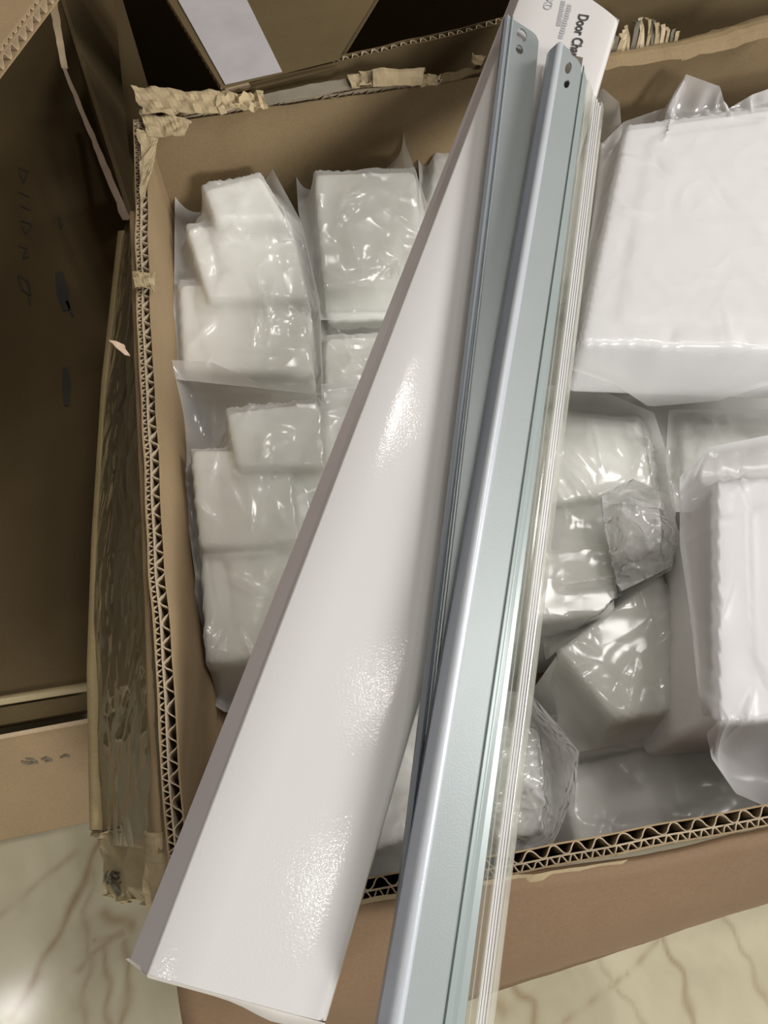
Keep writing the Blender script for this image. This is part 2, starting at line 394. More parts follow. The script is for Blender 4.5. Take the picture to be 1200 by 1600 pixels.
# paler scuffed paper under the front rim
crumple('scuffed_liner', box, [P(520, 1413, .302), P(980, 1342, .302), P(960, 1358, .295), P(535, 1440, .29)], 40, 4, .0007, 61, TORN, 50)

# ---------------------------------------------------------------- foam packets
def foam(parent, quad, h, mat=FOAM, bev=.006, seed=0):
    top = [Q(t) for t in quad]
    bm = bmesh.new()
    a = [bm.verts.new(p) for p in top]; cen = sum(top, Vector())/len(top)
    b = [bm.verts.new(cen+(p-cen)*.97+Vector((0, 0, -h))) for p in top]
    n = len(a); bm.faces.new(a); bm.faces.new(b[::-1])
    for i in range(n): bm.faces.new((a[i], b[i], b[(i+1) % n], a[(i+1) % n]))
    bmesh.ops.recalc_face_normals(bm, faces=bm.faces)
    bmesh.ops.bevel(bm, geom=bm.edges[:], offset=bev, segments=3, affect='EDGES', profile=.5)
    bmesh.ops.triangulate(bm, faces=[f for f in bm.faces if len(f.verts) > 4])
    for v in bm.verts: v.co += Vector((nz(v.co.x*30, v.co.y*30, seed), nz(v.co.y*30, v.co.x*30, seed+1), .6*nz(v.co.x*20, v.co.y*20, seed+2)))*.0010
    bmobj('foam_block', bm, mat, parent, True)
    return top
def field(tops, hs, base):
    recs = []
    for t in tops:
        o = np.array(t[0]); e1 = np.array(t[1])-o; e2 = np.array(t[-1])-o; far = np.array(t[2])
        recs.append(([np.array(p) for p in t], None))
    def H(x, y):
        h = np.full(x.shape, base)
        for pts, _ in recs:
            inside = np.ones(x.shape, bool); n = len(pts)
            area = sum(pts[i][0]*pts[(i+1) % n][1]-pts[(i+1) % n][0]*pts[i][1] for i in range(n)); s = 1 if area > 0 else -1
            dmin = np.full(x.shape, 9.)
            for i in range(n):
                a, b = pts[i], pts[(i+1) % n]; ex, ey = b[0]-a[0], b[1]-a[1]; l = math.hypot(ex, ey)
                d = s*((ex)*(y-a[1])-(ey)*(x-a[0]))/l; dmin = np.minimum(dmin, d)
            M = np.array([[p[0], p[1], 1] for p in pts]); zz = np.array([p[2] for p in pts])
            c = np.linalg.lstsq(M, zz, rcond=None)[0]
            z = c[0]*x+c[1]*y+c[2]
            # soft shoulder: falls away within 6 mm outside the block
            k = np.clip((dmin+.004)/.004, 0, 1)
            h = np.maximum(h, np.where(dmin > -.004, base+(z-base)*k, base))
        return h
    return H
def hull(H, S, puff):
    lo = S[..., :2].reshape(-1, 2).min(0)-.03; hi = S[..., :2].reshape(-1, 2).max(0)+.03; st = .002
    nx, ny = ((hi-lo)/st).astype(int)+2
    gx, gy = np.meshgrid(lo[0]+st*np.arange(nx), lo[1]+st*np.arange(ny)); h0 = H(gx, gy); b = h0.copy()
    r = max(1, int(puff/st))
    for _ in range(3):
        for ax in (0, 1):
            p = np.pad(b, [(r, r) if a == ax else (0, 0) for a in (0, 1)], mode='edge'); c = np.cumsum(p, ax)
            z = np.zeros_like(np.take(c, [0], ax)); c = np.concatenate([z, c], ax); n_ = b.shape[ax]
            b = (np.take(c, range(2*r+1, 2*r+1+n_), ax)-np.take(c, range(n_), ax))/(2*r+1)
    g = np.maximum(h0, b+.001)
    def f(x, y):
        fx = np.clip((x-lo[0])/st, 0, nx-2.001); fy = np.clip((y-lo[1])/st, 0, ny-2.001); a = fx.astype(int); c = fy.astype(int); u = fx-a; v = fy-c
        return g[c, a]*(1-u)*(1-v)+g[c, a+1]*u*(1-v)+g[c+1, a]*(1-u)*v+g[c+1, a+1]*u*v
    return f
def creases(X, num, amp, seed, reach=.03):
    """sharp folds radiating over the film"""
    rs = np.random.RandomState(seed+100); m, n, _ = X.shape; xy = X[..., :2]; out = np.zeros((m, n))
    q = np.linspace(0, 1, m)[:, None]; p = np.linspace(0, 1, n)[None]; mask = np.clip(np.minimum(np.minimum(q, 1-q), np.minimum(p, 1-p))*9, 0, 1)
    for c in range(num):
        j, i = rs.randint(2, m-2), rs.randint(2, n-2); o = xy[j, i]; base = rs.uniform(0, math.pi)
        for k in range(rs.randint(1, 4)):
            a = base+rs.uniform(-.6, .6); d = np.array([math.cos(a), math.sin(a)]); L = rs.uniform(.35, 1)*reach
            r = xy-o; t = r@d; w_ = r@np.array([-d[1], d[0]])+.10*t*t/L*rs.uniform(-1, 1)
            wd = rs.uniform(.0011, .0026); e = np.clip(1-np.abs(t-L*.4)/L, 0, 1)
            out += rs.uniform(-.5, 1)*amp*e*np.exp(-np.abs(w_)/(wd*(.5+e)))
    X = X.copy(); X[..., 2] += out*mask; return X
def coons(Tp, Rp, Bp, Lp, n, m):
    """Tp: TL->TR, Rp: TR->BR, Bp: BL->BR, Lp: TL->BL"""
    t, b = polyl(Tp, n), polyl(Bp, n); l, r = polyl(Lp, m), polyl(Rp, m)
    s = np.linspace(0, 1, n)[None, :, None]; q = np.linspace(0, 1, m)[:, None, None]
    S = (1-q)*t[None]+q*b[None]+(1-s)*l[:, None]+s*r[:, None]
    S -= (1-s)*(1-q)*t[0]+s*(1-q)*t[-1]+(1-s)*q*b[0]+s*q*b[-1]
    return S
def drape(S, H, slack, seed, steps=70, grav=.00022, bend=.3, pin=(1, 1, 1, 1)):
    rs = np.random.RandomState(seed); m, n, _ = S.shape
    def rest(a, b): return np.linalg.norm(a-b, axis=-1)*slack
    X = S.copy(); h = H(X[..., 0], X[..., 1]); X[..., 2] = np.maximum(X[..., 2], h)+.003
    # low-frequency noise start so folds form at film scale
    k = 9; g = rs.randn(m//k+3, n//k+3)
    yi = np.linspace(0, g.shape[0]-1.001, m); xi = np.linspace(0, g.shape[1]-1.001, n)
    y0, x0 = yi.astype(int), xi.astype(int); fy, fx = (yi-y0)[:, None], (xi-x0)[None]
    G = (g[y0][:, x0]*(1-fy)*(1-fx)+g[y0+1][:, x0]*fy*(1-fx)+g[y0][:, x0+1]*(1-fy)*fx+g[y0+1][:, x0+1]*fy*fx)
    X[..., 2] += .0035*np.abs(G)+.0004*rs.randn(m, n)
    X[..., :2] += .0006*rs.randn(m, n, 2)
    pm = np.zeros((m, n), bool)
    if pin[0]: pm[0] = 1
    if pin[1]: pm[:, -1] = 1
    if pin[2]: pm[-1] = 1
    if pin[3]: pm[:, 0] = 1
    fixed = S.copy(); fixed[..., 2] = np.maximum(fixed[..., 2], h+.0012); prev = X.copy()
    cons = []
    sl = [(np.s_[:, 0:-1], np.s_[:, 1:], 1.), (np.s_[0:-1], np.s_[1:], 1.), (np.s_[0:-1, 0:-1], np.s_[1:, 1:], .5), (np.s_[0:-1, 1:], np.s_[1:, 0:-1], .5)]
    rl = [rest(S[a], S[b]) for a, b, k_ in sl]
    s2 = [(np.s_[:, 0:-3], np.s_[:, 3:]), (np.s_[0:-3], np.s_[3:])]
    r2 = [rest(S[a], S[b])*.985 for a, b in s2]
    for it in range(steps):
        vel = (X-prev)*.93; prev = X.copy(); X = X+vel; X[..., 2] -= grav
        for k_ in range(7):
            D = np.zeros_like(X); W = np.full((m, n, 1), .25)
            for (a, b, st), r in zip(sl, rl):
                d = X[b]-X[a]; L = np.linalg.norm(d, axis=-1)+1e-9
                c = (d*((L-r)/L*.5*st)[..., None]); D[a] += c; D[b] -= c; W[a] += st; W[b] += st
            for (a, b), r in zip(s2, r2):
                d = X[b]-X[a]; L = np.linalg.norm(d, axis=-1)+1e-9
                c = d*(np.minimum(L-r, 0)/L*.5*bend)[..., None]; D[a] += c; D[b] -= c; W[a] += bend; W[b] += bend
            X = X+D/W*2.2
            X[..., 2] = np.maximum(X[..., 2], H(X[..., 0], X[..., 1])+.0022)
            X[pm] = fixed[pm]
        mv = X-prev; l = np.linalg.norm(mv, axis=-1, keepdims=True); X = prev+mv*np.minimum(1, .004/(l+1e-9))
    return X
def packet(label, blocks, top, right, bottom, left, mat=BAG, slack=1.06, seed=1, base=.15, n=64, m=80, h=.05, group='bagged foam packets in the carton', steps=60, bend=.3, fmat=FOAM, puff=.009, nc=34, ca=.0028, grav=.00012):
    """top TL->TR, right (after TR)->BR, bottom BL->BR interior, left interior TL->BL; all (u,v,z)"""
    t = thing('foam_packet', label, 'foam packet', group)
    base = max(base, min(p[2] for p in top+right+bottom+left)-.022)
    tops = [foam(t, q, h, fmat, seed=seed+i) for i, q in enumerate(blocks)]
    Tp = [Q(p) for p in top]; Rp = [Tp[-1]]+[Q(p) for p in right]; Bp = [Q(p) for p in bottom]+[Rp[-1]]
    Lp = [Tp[0]]+[Q(p) for p in left]+[Bp[0]]
    S = coons(Tp, Rp, Bp, Lp, n, m)
    X = creases(drape(S, hull(field(tops, None, base), S, puff), slack, seed, steps, grav, bend=bend), nc, ca, seed)
    i = np.arange(n*m).reshape(m, n)
    f = np.stack([i[:-1, :-1], i[1:, :-1], i[1:, 1:], i[:-1, 1:]], -1).reshape(-1, 4)
    o = mesh('plastic_bag', X.reshape(-1, 3), [tuple(int(q) for q in r) for r in f], mat, t, True)
    return t
Z = lambda z, *uv: [(u, v, z) for u, v in uv]

# bottom layer, seen between the upper packets
packet('grey-shaded foam packet lowest in the front right corner of the carton',
       [Z(.155, (880, 1200), (1090, 1150), (1220, 1290), (900, 1345)), Z(.165, (880, 1110), (1080, 1080), (1110, 1150), (890, 1180))],
       Z(.165, (850, 1120), (1120, 1060)), Z(.14, (1230, 1180), (1240, 1300)), Z(.13, (850, 1360), (1000, 1350)), Z(.14, (845, 1250)), BAGM, 1.05, 11, .1, 60, 60, .14, bend=.6)
packet('foam packet filling the wedge between white box and rails near the front rim',
       [Z(.205, (500, 1120), (690, 1110), (700, 1290), (520, 1350)), Z(.17, (500, 1330), (760, 1290), (770, 1420), (480, 1440))],
       Z(.21, (470, 1080), (720, 1070)), Z(.20, (760, 1200), (770, 1350)), Z(.17, (470, 1390), (600, 1370)), Z(.2, (460, 1250)), BAGM, 1.04, 12, .12, 60, 70, .14, bend=.6)
packet('foam packet under the long white box at its middle, mostly covered',
       [Z(.21, (420, 880), (640, 860), (650, 1080), (400, 1100))],
       Z(.21, (400, 860), (680, 840)), Z(.20, (690, 1090)), Z(.2, (380, 1120)), Z(.2, (390, 1000)), BAG, 1.05, 13, .15, 50, 50, .14)
packet('foam packet beside the right rails below the large back block',
       [Z(.20, (760, 480), (1010, 530), (1000, 620), (740, 640)), Z(.195, (990, 540), (1230, 560), (1230, 700), (1000, 690))],
       Z(.20, (740, 440), (1230, 480)), Z(.20, (1250, 600), (1240, 710)), Z(.20, (730, 660), (880, 660), (1040, 700)), Z(.2, (730, 560)), BAGM, 1.05, 14, .14, 60, 50, .14)
packet('foam packet with a loose bag corner beside the upper end of the rails',
       [Z(.235, (840, 230), (950, 215), (925, 440), (820, 440))],
       [(800, 200, .25), (880, 160, .25), (942, 138, .275), (968, 160, .27)], [(972, 210, .26), (940, 300, .25), (905, 470, .24)], Z(.23, (800, 480)), Z(.24, (800, 350)), BAG, 1.08, 15, .15, 60, 70, .15)
# second column
packet('small foam packet behind the white box by the back wall',
       [Z(.235, (678, 238), (800, 225), (800, 345), (668, 330))],
       [(652, 215, .24), (690, 185, .25), (740, 160, .26), (800, 165, .25)], Z(.24, (820, 260), (810, 370)), Z(.23, (655, 350), (720, 360)), Z(.235, (655, 280)), BAG, 1.1, 16, .15, 50, 50, .15)
packet('foam packet with a folded bag top between two packets and the white box',
       [Z(.215, (508, 525), (640, 520), (640, 600), (508, 605))],
       Z(.205, (500, 498), (570, 495), (660, 490)), Z(.215, (660, 620)), Z(.215, (503, 620), (570, 615)), Z(.215, (500, 540)), BAG, 1.12, 17, .15, 60, 56, .14)
packet('bright foam packet tucked against the left edge of the white box',
       [Z(.235, (505, 603), (640, 590), (640, 830), (505, 820))],
       Z(.24, (502, 600), (650, 586)), Z(.235, (655, 850)), Z(.23, (500, 850)), Z(.235, (502, 700)), BAGM, 1.01, 18, .16, 50, 60, .15, bend=.8)
packet('second packet along the back wall with pointed bag top',
       [[(490, 268, .255), (650, 262, .255), (668, 445, .24), (505, 455, .24)]],
       [(462, 262, .24), (500, 208, .25), (585, 141, .275), (625, 175, .27), (634, 225, .26)], [(668, 320, .25), (690, 400, .24), (665, 505, .222)], Z(.222, (500, 500), (580, 498)), Z(.235, (466, 330), (482, 400)), BAG, 1.07, 19, .15, 70, 90, .12)
# left column
packet('tall packet in the back left corner with a small block at its top',
       [[(314, 293, .262), (408, 270, .262), (452, 345, .262), (336, 346, .262)],
        [(288, 352, .252), (452, 332, .252), (484, 470, .245), (325, 470, .245)],
        [(278, 440, .238), (470, 440, .238), (492, 585, .235), (284, 580, .235)]],
       [(275, 233, .25), (350, 246, .25), (425, 262, .25)], [(470, 345, .245), (500, 470, .24), (506, 618, .24)], Z(.24, (268, 592), (390, 605)), Z(.235, (273, 330), (272, 450)), BAG, 1.055, 20, .15, 80, 110, .12)
packet('long wrinkled packet along the left wall in front of the corner packet',
       [[(350, 640, .262), (502, 622, .262), (512, 735, .258), (370, 735, .258)],
        [(296, 700, .252), (452, 700, .255), (470, 850, .25), (312, 860, .245)],
        [(312, 850, .24), (480, 840, .245), (440, 1030, .235), (322, 1040, .23)]],
       [(264, 562, .25), (330, 566, .25), (420, 605, .25), (506, 618, .25)], [(530, 740, .25), (500, 860, .245), (440, 1010, .235), (395, 1120, .215)], [(300, 1078, .205), (350, 1112, .20)], Z(.235, (268, 640), (282, 730), (305, 900)), BAG, 1.10, 23, .15, 90, 130, .12, bend=.25)
# right side
packet('packet right of the rails at mid height with soft wrinkled bag',
       [Z(.215, (850, 640), (1005, 655), (1025, 770), (850, 790)), Z(.207, (830, 770), (1035, 760), (1050, 890), (830, 880)), Z(.215, (830, 860), (960, 855), (965, 960), (820, 975))],
       Z(.225, (830, 600), (930, 606), (1022, 645)), Z(.225, (1046, 720), (1056, 800), (1050, 890)), Z(.20, (810, 985), (900, 985), (965, 935)), Z(.21, (820, 780)), BAG, 1.10, 25, .15, 80, 110, .14)
packet('small bright foam packet under the large back block, left of the frosted packet',
       [Z(.20, (1058, 655), (1240, 660), (1240, 745), (1062, 745))],
       Z(.205, (1045, 640), (1250, 640)), Z(.20, (1250, 800)), Z(.2, (1050, 800)), Z(.20, (1040, 720)), BAG, 1.04, 26, .15, 40, 40, .14)
packet('packet with a tilted square foam block below the crumpled bag',
       [[(868, 1018, .212), (1036, 893, .212), (1098, 1105, .212), (958, 1128, .212)]],
       [(846, 965, .19), (940, 920, .20), (1020, 885, .205), (1075, 900, .2)], [(1098, 1000, .2), (1110, 1130, .19)], [(880, 1180, .17), (980, 1160, .175)], [(850, 1020, .18), (868, 1100, .175)], BAG, 1.08, 27, .14, 80, 80, .11)
packet('large flat foam packet at the back right of the carton with glossy bag',
       [[(976, 200, .275), (1330, 150, .275), (1330, 552, .295), (903, 538, .295)]],
       [(940, 225, .255), (975, 190, .265), (1040, 168, .27), (1072, 116, .295), (1125, 135, .29), (1135, 172, .275), (1175, 148, .285), (1340, 90, .275)], [(1350, 400, .27), (1340, 664, .221)],
       [(893, 578, .278), (960, 600, .263), (1020, 640, .237), (1160, 660, .222)], [(925, 350, .265), (898, 500, .272)], BAGM, 1.045, 29, .15, 110, 120, .055, fmat=FOAM2, bend=.4)
packet('frosted tall packet at the right frame edge by the front rim',
       [[(1115, 752, .285), (1330, 735, .285), (1330, 1120, .28), (1118, 1130, .28)]],
       [(1062, 745, .26), (1112, 698, .275), (1200, 680, .275), (1340, 650, .275)], [(1350, 1000, .27), (1345, 1240, .26)],
       [(1112, 1185, .255), (1150, 1240, .25), (1200, 1262, .25)], [(1062, 850, .262), (1078, 960, .268), (1092, 1090, .272)], film('frosted_bag', .62, (.84, .825, .83), .3, .5, .12, 25), 1.045, 30, .15, 90, 120, .12, fmat=FOAM2, bend=.5)
packet('crumpled clear bag end bunched over the packet right of the rails',
       [Z(.238, (965, 790), (1030, 795), (1030, 860), (970, 870))],
       Z(.235, (940, 772), (990, 748), (1046, 775)), [(1060, 830, .235), (1050, 885, .232)], [(968, 925, .225), (1010, 905, .23)], [(945, 830, .235)], BAGC, 1.28, 33, .222, 60, 60, .02, bend=.12)
packet('crumpled clear packet between the rails and the front rim',
       [Z(.205, (770, 1130), (840, 1140), (850, 1230), (770, 1250)), Z(.2, (760, 1240), (850, 1220), (845, 1300), (770, 1320))],
       Z(.225, (770, 1075), (830, 1085), (866, 1125)), [(905, 1175, .225), (898, 1250, .215), (862, 1322, .21)], [(740, 1350, .2), (800, 1340, .205)], [(755, 1200, .21)], BAGC, 1.22, 35, .15, 80, 90, .1, bend=.15)

packet('foam packet in the front right part of the carton, outside the photo frame',
       [[(1385, 760, .28), (1720, 740, .28), (1800, 1110, .28), (1370, 1175, .28)]],  # unseen packet, enlarged to shade the front right corner
       Z(.27, (1365, 735), (1745, 715)), Z(.26, (1835, 1130)), Z(.26, (1355, 1195)), Z(.265, (1360, 900)), BAGM, 1.05, 44, .15, 50, 50, .15, bend=.5)
# ---------------------------------------------------------------- long white box
zn, zf = .319, .3445
NL, NR = P(228, 1522, zn), P(508, 1598, zn-.0006)
FL_, FR = P(834, -65, zf+.001), P(968, 30, zf)
wb = thing('white_box', 'long glossy white box lying diagonally across the open carton', 'box')
# top sheet with rounded right edge and slanting left side, as lofted section
def loft(name, near, far, mat, parent, n=2, th=.0, smooth=True):
    v_, f_ = [], []; k = len(near)
    for j in range(n):
        for a, b in zip(near, far): v_.append(lerp(a, b, j/(n-1)))
    for j in range(n-1):
        for i in range(k-1): a = j*k+i; f_.append((a, a+1, a+k+1, a+k))
    o = mesh(name, v_, f_, mat, parent, smooth)
    if th: md = o.modifiers.new('s', 'SOLIDIFY'); md.thickness = th; md.offset = -1
    return o
def section(a, b, rdrop, steps=6):
    """flat from a to just before b, then curving down at b's side"""
    w_ = (b-a); L = w_.length; e = w_.normalized(); r = .004; pts = [a-e*.0004-Vector((0, 0, .0012)), a+e*.0003-Vector((0, 0, .0003)), a+e*.0012, lerp(a, b, .3)]
    pts += [lerp(a, b, .6)]
    soft = .16*L
    for i in range(7): t = i/6; pts.append(b-e*(soft+r)+e*soft*t-Vector((0, 0, .0007*t*t)))
    for i in range(1, steps+1):
        an = i/steps*math.pi/2; pts.append(b-e*r+e*r*math.sin(an)-Vector((0, 0, .0007+r*(1-math.cos(an)))))
    pts.append(b-Vector((0, 0, rdrop)))
    return pts
top = loft('top_face', section(NL, NR, .0155), section(FL_, FR, .0155), WHITE, wb, 24)
nb, fb = P(203, 1500, zn-.0155), P(812, -38, zf-.0155)
side = mesh('side_face', [NL-Vector((0, 0, .0008)), FL_-Vector((0, 0, .0008)), fb, nb], [(0, 1, 2, 3)], WSIDE, wb)
mesh('bottom_face', [nb, fb, FR-Vector((0, 0, .0157)), NR-Vector((0, 0, .0157))], [(0, 1, 2, 3)], LINER, wb)
# end flaps
e1 = [lerp(NL, NR, t)+Vector((0, -.0002, -.0009)) for t in np.linspace(0, 1, 14)]
e2 = [lerp(NL, NR, t)+Vector((0, -.0016-.0035*math.exp(-((t-.72)/.17)**2), -.0035-.0025*math.exp(-((t-.72)/.17)**2))) for t in np.linspace(0, 1, 14)]
e3 = [lerp(NL, NR, t)+Vector((0, .004, -.0150)) for t in np.linspace(0, 1, 14)]
v_ = e1+e2+e3; mesh('end_flap', v_, [(r*14+i, r*14+i+1, (r+1)*14+i+1, (r+1)*14+i) for r in range(2) for i in range(13)], LINER, wb, True)
mesh('end_flap', [FL_-Vector((0, 0, .0005)), FR-Vector((0, 0, .0005)), FR-Vector((0, 0, .0155)), fb], [(0, 1, 2, 3)], LINER, wb)
t1 = P(196, 1499, zn-.011); t2 = P(229, 1524, zn-.004)
slab('dust_flap', [t1, t2, t2+Vector((.0006, .0012, 0)), P(200, 1497, zn-.011)], .0008, LINER, wb)
# printed text (reading towards the camera, along the box)
def up(p): return p+Vector((0, 0, .0004))
TN = (FR-FL_).cross(NL-FL_).normalized(); TN = TN if TN.z > 0 else -TN
def onbox(u, v):
    r = P(u, v, .3)-cam.location; return cam.location+r*((FL_-Vector(cam.location)).dot(TN)/r.dot(TN))+TN*.0004
def text(name, s, p_start, p_end, size, mat, parent, bold=0.):
    c = bpy.data.curves.new(name, 'FONT'); c.body = s; c.size = size; c.extrude = .00004; c.offset = bold
    o = bpy.data.objects.new(name, c); C.objects.link(o)
    x = (p_end-p_start).normalized(); z = TN; y = z.cross(x)
    from mathutils import Matrix
    M = Matrix((x, y, z)).transposed().to_4x4(); M.translation = p_start
    bpy.context.view_layer.update(); dg = bpy.context.evaluated_depsgraph_get()
    me = bpy.data.meshes.new_from_object(o.evaluated_get(dg)); bpy.data.objects.remove(o); me.transform(M)
    me.materials.clear(); return link(name, me, mat, parent)
a_, b_ = onbox(905, 22), onbox(888, 92)
text('printed_text', 'Door Chan', a_, b_, .0094, INK, wb, .00018)
text('printed_text', 'XD', onbox(853, -2), onbox(847, 20), .0080, INKG, wb)
for (q0, q1) in (((881, 2), (873, 42)), ((891, 8), (876, 62))):      # two lines too small to read: worn grey print
    a0, a1 = onbox(*q0), onbox(*q1); d = (a1-a0); nn = TN.cross(d.normalized())*.0016; k = 14; v_, f_ = [], []
    for i in range(k):
        s0, s1 = i/k, (i+.72)/k; hh = nn*(.7+.3*((i*7) % 3)/2)
        b0 = len(v_); v_ += [a0+d*s0-nn, a0+d*s1-nn, a0+d*s1+hh, a0+d*s0+hh]; f_.append((b0, b0+1, b0+2, b0+3))
    mesh('printed_line', v_, f_, INKG, wb)
# tiny specks on the white lid
# ---------------------------------------------------------------- rails
def plate(name, far_l, far_r, near_l, near_r, th, mat, parent, holes, cut):
    """flat plate with rounded/chamfered far end; coords s in m across, t in m from far end"""
    L = ((near_l-far_l).length+(near_r-far_r).length)/2; W0 = (far_r-far_l).length; W1 = (near_r-near_l).length
    def mp(s, t):
        k = t/L; return lerp(lerp(far_l, near_l, k), lerp(far_r, near_r, k), s/W0)
    outer = [(s*W0, t) for s, t in cut] + [(W0, L), (0, L)]
    loops = [[Vector((a, b, 0)) for a, b in outer]]
    for (cx, cy, rx, ry) in holes: loops.append([Vector((cx*W0+rx*math.cos(q), cy+ry*math.sin(q), 0)) for q in np.linspace(0, 2*math.pi, 21)[:-1]])
    tris = tessellate_polygon(loops); flat = [p for l in loops for p in l]
    v_ = [mp(p.x, p.y) for p in flat]
    o = mesh(name, v_, [tuple(t) for t in tris], mat, parent)
    bm = bmesh.new(); bm.from_mesh(o.data); bmesh.ops.recalc_face_normals(bm, faces=bm.faces)
    if sum(f.normal.z for f in bm.faces) < 0: bmesh.ops.reverse_faces(bm, faces=bm.faces)
    bm.to_mesh(o.data); bm.free()
    md = o.modifiers.new('s', 'SOLIDIFY'); md.thickness = th; md.offset = -1
    return o
r1 = thing('metal_rail', 'narrow grey metal rail with two round holes, against the white box', 'rail', 'grey metal rails')
zf1, zn1 = zf+.0022, .3235
f1l, f1r, n1l, n1r = P(798, 28, zf1), P(843, 52, zf1), P(606, 1640, zn1), P(700, 1640, zn1)
plate('face_plate', f1l, f1r, n1l, n1r, .001, RAIL, r1, [(.43, .0105, .0040, .0062), (.40, .0245, .0029, .0042)],
      [(0, .0), (.10, .0), (.75, .002), (.9, .0035), (1, .008)])
lipf = [P(786, 34, zf1-.001), P(789, 24, zf1+.0052), P(794, 22, zf1+.006), P(798, 28, zf1+.0004)]
lipn = [P(590, 1640, zn1-.001), P(593, 1640, zn1+.0052), P(600, 1640, zn1+.006), P(606, 1640, zn1+.0004)]
loft('side_lip', lipn, lipf, RAILD, r1, 2, .0008, False)
loft('side_lip', [lerp(n1l, n1r, t)+Vector((0, 0, h)) for t, h in ((.02, .0002), (.05, .0016), (.08, .0016), (.11, .0002))],
     [lerp(f1l, f1r, t)+Vector((0, 0, h)) for t, h in ((.02, .0002), (.05, .0016), (.08, .0016), (.11, .0002))], RAIL, r1, 2, 0, False)
zf2, zn2 = zf+.0045, .3262; HH = .0125
r2 = thing('metal_rail', 'broad grey metal rail with bright ridge and two slots, right of the other rail', 'rail', 'grey metal rails')
def rr_(v, x150, x1590): return x150+(x1590-x150)*(v-150)/1440
def RP(v, x150, x1590, zz):
    t = (v-75)/(1640-75.); return P(rr_(v, x150, x1590), v, lerp(zf2, zn2, t)+zz)
sec_l = [(843, 587, -.001), (846.5, 592, HH*.5), (856, 607, HH-.0006)]
loft('side_face', [RP(1640, *s) for s in sec_l], [RP(v, *s) for s, v in zip(sec_l, (84, 78, 68))], simple('rail_side', (.42, .46, .53), .3, .35, .02, 30, .05, 1500), r2, 2, .0008, False)
sec_r = [(856, 607, HH-.0006), (858, 611, HH-.0001), (861.5, 619, HH+.0003), (865, 628, HH-.0001), (867, 631, HH-.0009)]
loft('ridge', [RP(1640, *s) for s in sec_r], [RP(v, *s) for s, v in zip(sec_r, (68, 66, 65, 66, 69))], simple('rail_ridge', (.47, .50, .53), .32, .2, .02, 30, .08, 1500), r2, 2, 0, True)
plate('face_plate', RP(69, 867, 631, HH-.0009), RP(69, 904, 691, HH-.004), RP(1640, 867, 631, HH-.0009), RP(1640, 904, 691, HH-.004), .0009, RAIL, r2,
      [(.38, .0215, .0022, .0052), (.42, .0355, .0019, .0036)], [(0, 0), (.35, .006), (.45, .010), (.7, .0135), (.9, .019), (1, .027)])
plate('slot_shade', RP(80, 858, 600, .002), RP(90, 902, 688, .001), RP(1640, 858, 600, .002), RP(1640, 902, 688, .001), .0005, TUFTSHADE, r2, [], [(0, 0), (1, .0)])  # dark sheet added so the slots look shaded inside
sec_g = [(.0, 0, .0)]
prof = [(904, 691, HH-.004), (904.8, 694, HH-.0052), (906, 697, HH-.0042), (907.5, 703, HH-.0046), (908, 706, HH-.0062), (911, 715, HH-.0066), (913, 727, HH-.0075), (914, 728, 0)]
loft('stepped_edge', [RP(1640, *s) for s in prof], [RP(v, *s) for s, v in zip(prof, (100, 102, 104, 108, 112, 118, 124, 126))], simple('rail_edge', (.32, .365, .355), .26, .25, .02, 30), r2, 2, 0, False)
# clear sleeve and thin strips
cs = thing('clear_plastic_channel', 'clear glossy plastic channel running along the right side of the broad rail', 'plastic channel')
def SP(v, x150, x1590, za, zb):
    t = (v-130)/(1640-130.); return P(rr_(v, x150, x1590), v, lerp(za, zb, t))
prof = [(905, 722, .338, .318), (909, 727, .3500, .3290), (916, 733, .3515, .3300), (917.5, 735, .3490, .3280), (924, 741, .3490, .3280), (926, 744, .3505, .3295), (929, 747, .3495, .3285), (930, 748, .336, .318)]
fv = (150, 128, 124, 126, 138, 146, 150, 160)
loft('channel_wall', [SP(1640, *s) for s in prof], [SP(v, *s) for s, v in zip(prof, fv)], SLEEVE, cs, 2, 0, False)
prof = [(940, 760, .350, .3285), (943.5, 765, .3495, .3275), (946, 773, .344, .3215), (946, 774, .336, .316)]
loft('outer_film', [SP(1640, *s) for s in prof], [SP(v, *s) for s, v in zip(prof, (158, 162, 170, 176))], SLEEVE, cs, 2, 0, False)
for i, lab in enumerate(('first thin white plastic strip beside the clear channel', 'second thin white plastic strip from the clear channel', 'third thin white plastic strip from the clear channel', 'outermost thin white plastic strip, farthest right')):
    a0 = 929+i*3.1; b0 = 745+i*4.6
    pr = [(a0, b0, .3465, .3250), (a0+.3, b0+.3, .3495+.0002*i, .3280), (a0+2.6, b0+3.8, .3495+.0002*i, .3280), (a0+2.9, b0+4.1, .3465, .3250)]
    t = thing('white_strip', lab, 'plastic strip', 'thin white plastic strips')
    loft('strip_body', [SP(1640, *s) for s in pr], [SP(150+i*5, *s) for s in pr], STRIP, t, 2, 0, False)

# ---------------------------------------------------------------- cartons around
# low carton at the left, its top and its flap
lc = thing('cardboard_carton', 'shadowed brown carton at the left with handwriting on its top', 'carton')
ztop = .09
tl = [P(-160, 1120, ztop), P(176, 1066, ztop), P(226, 300, ztop), P(40, -160, ztop), P(-400, -160, ztop)]
slab('top_panel', tl, .008, KRO, lc, 0)
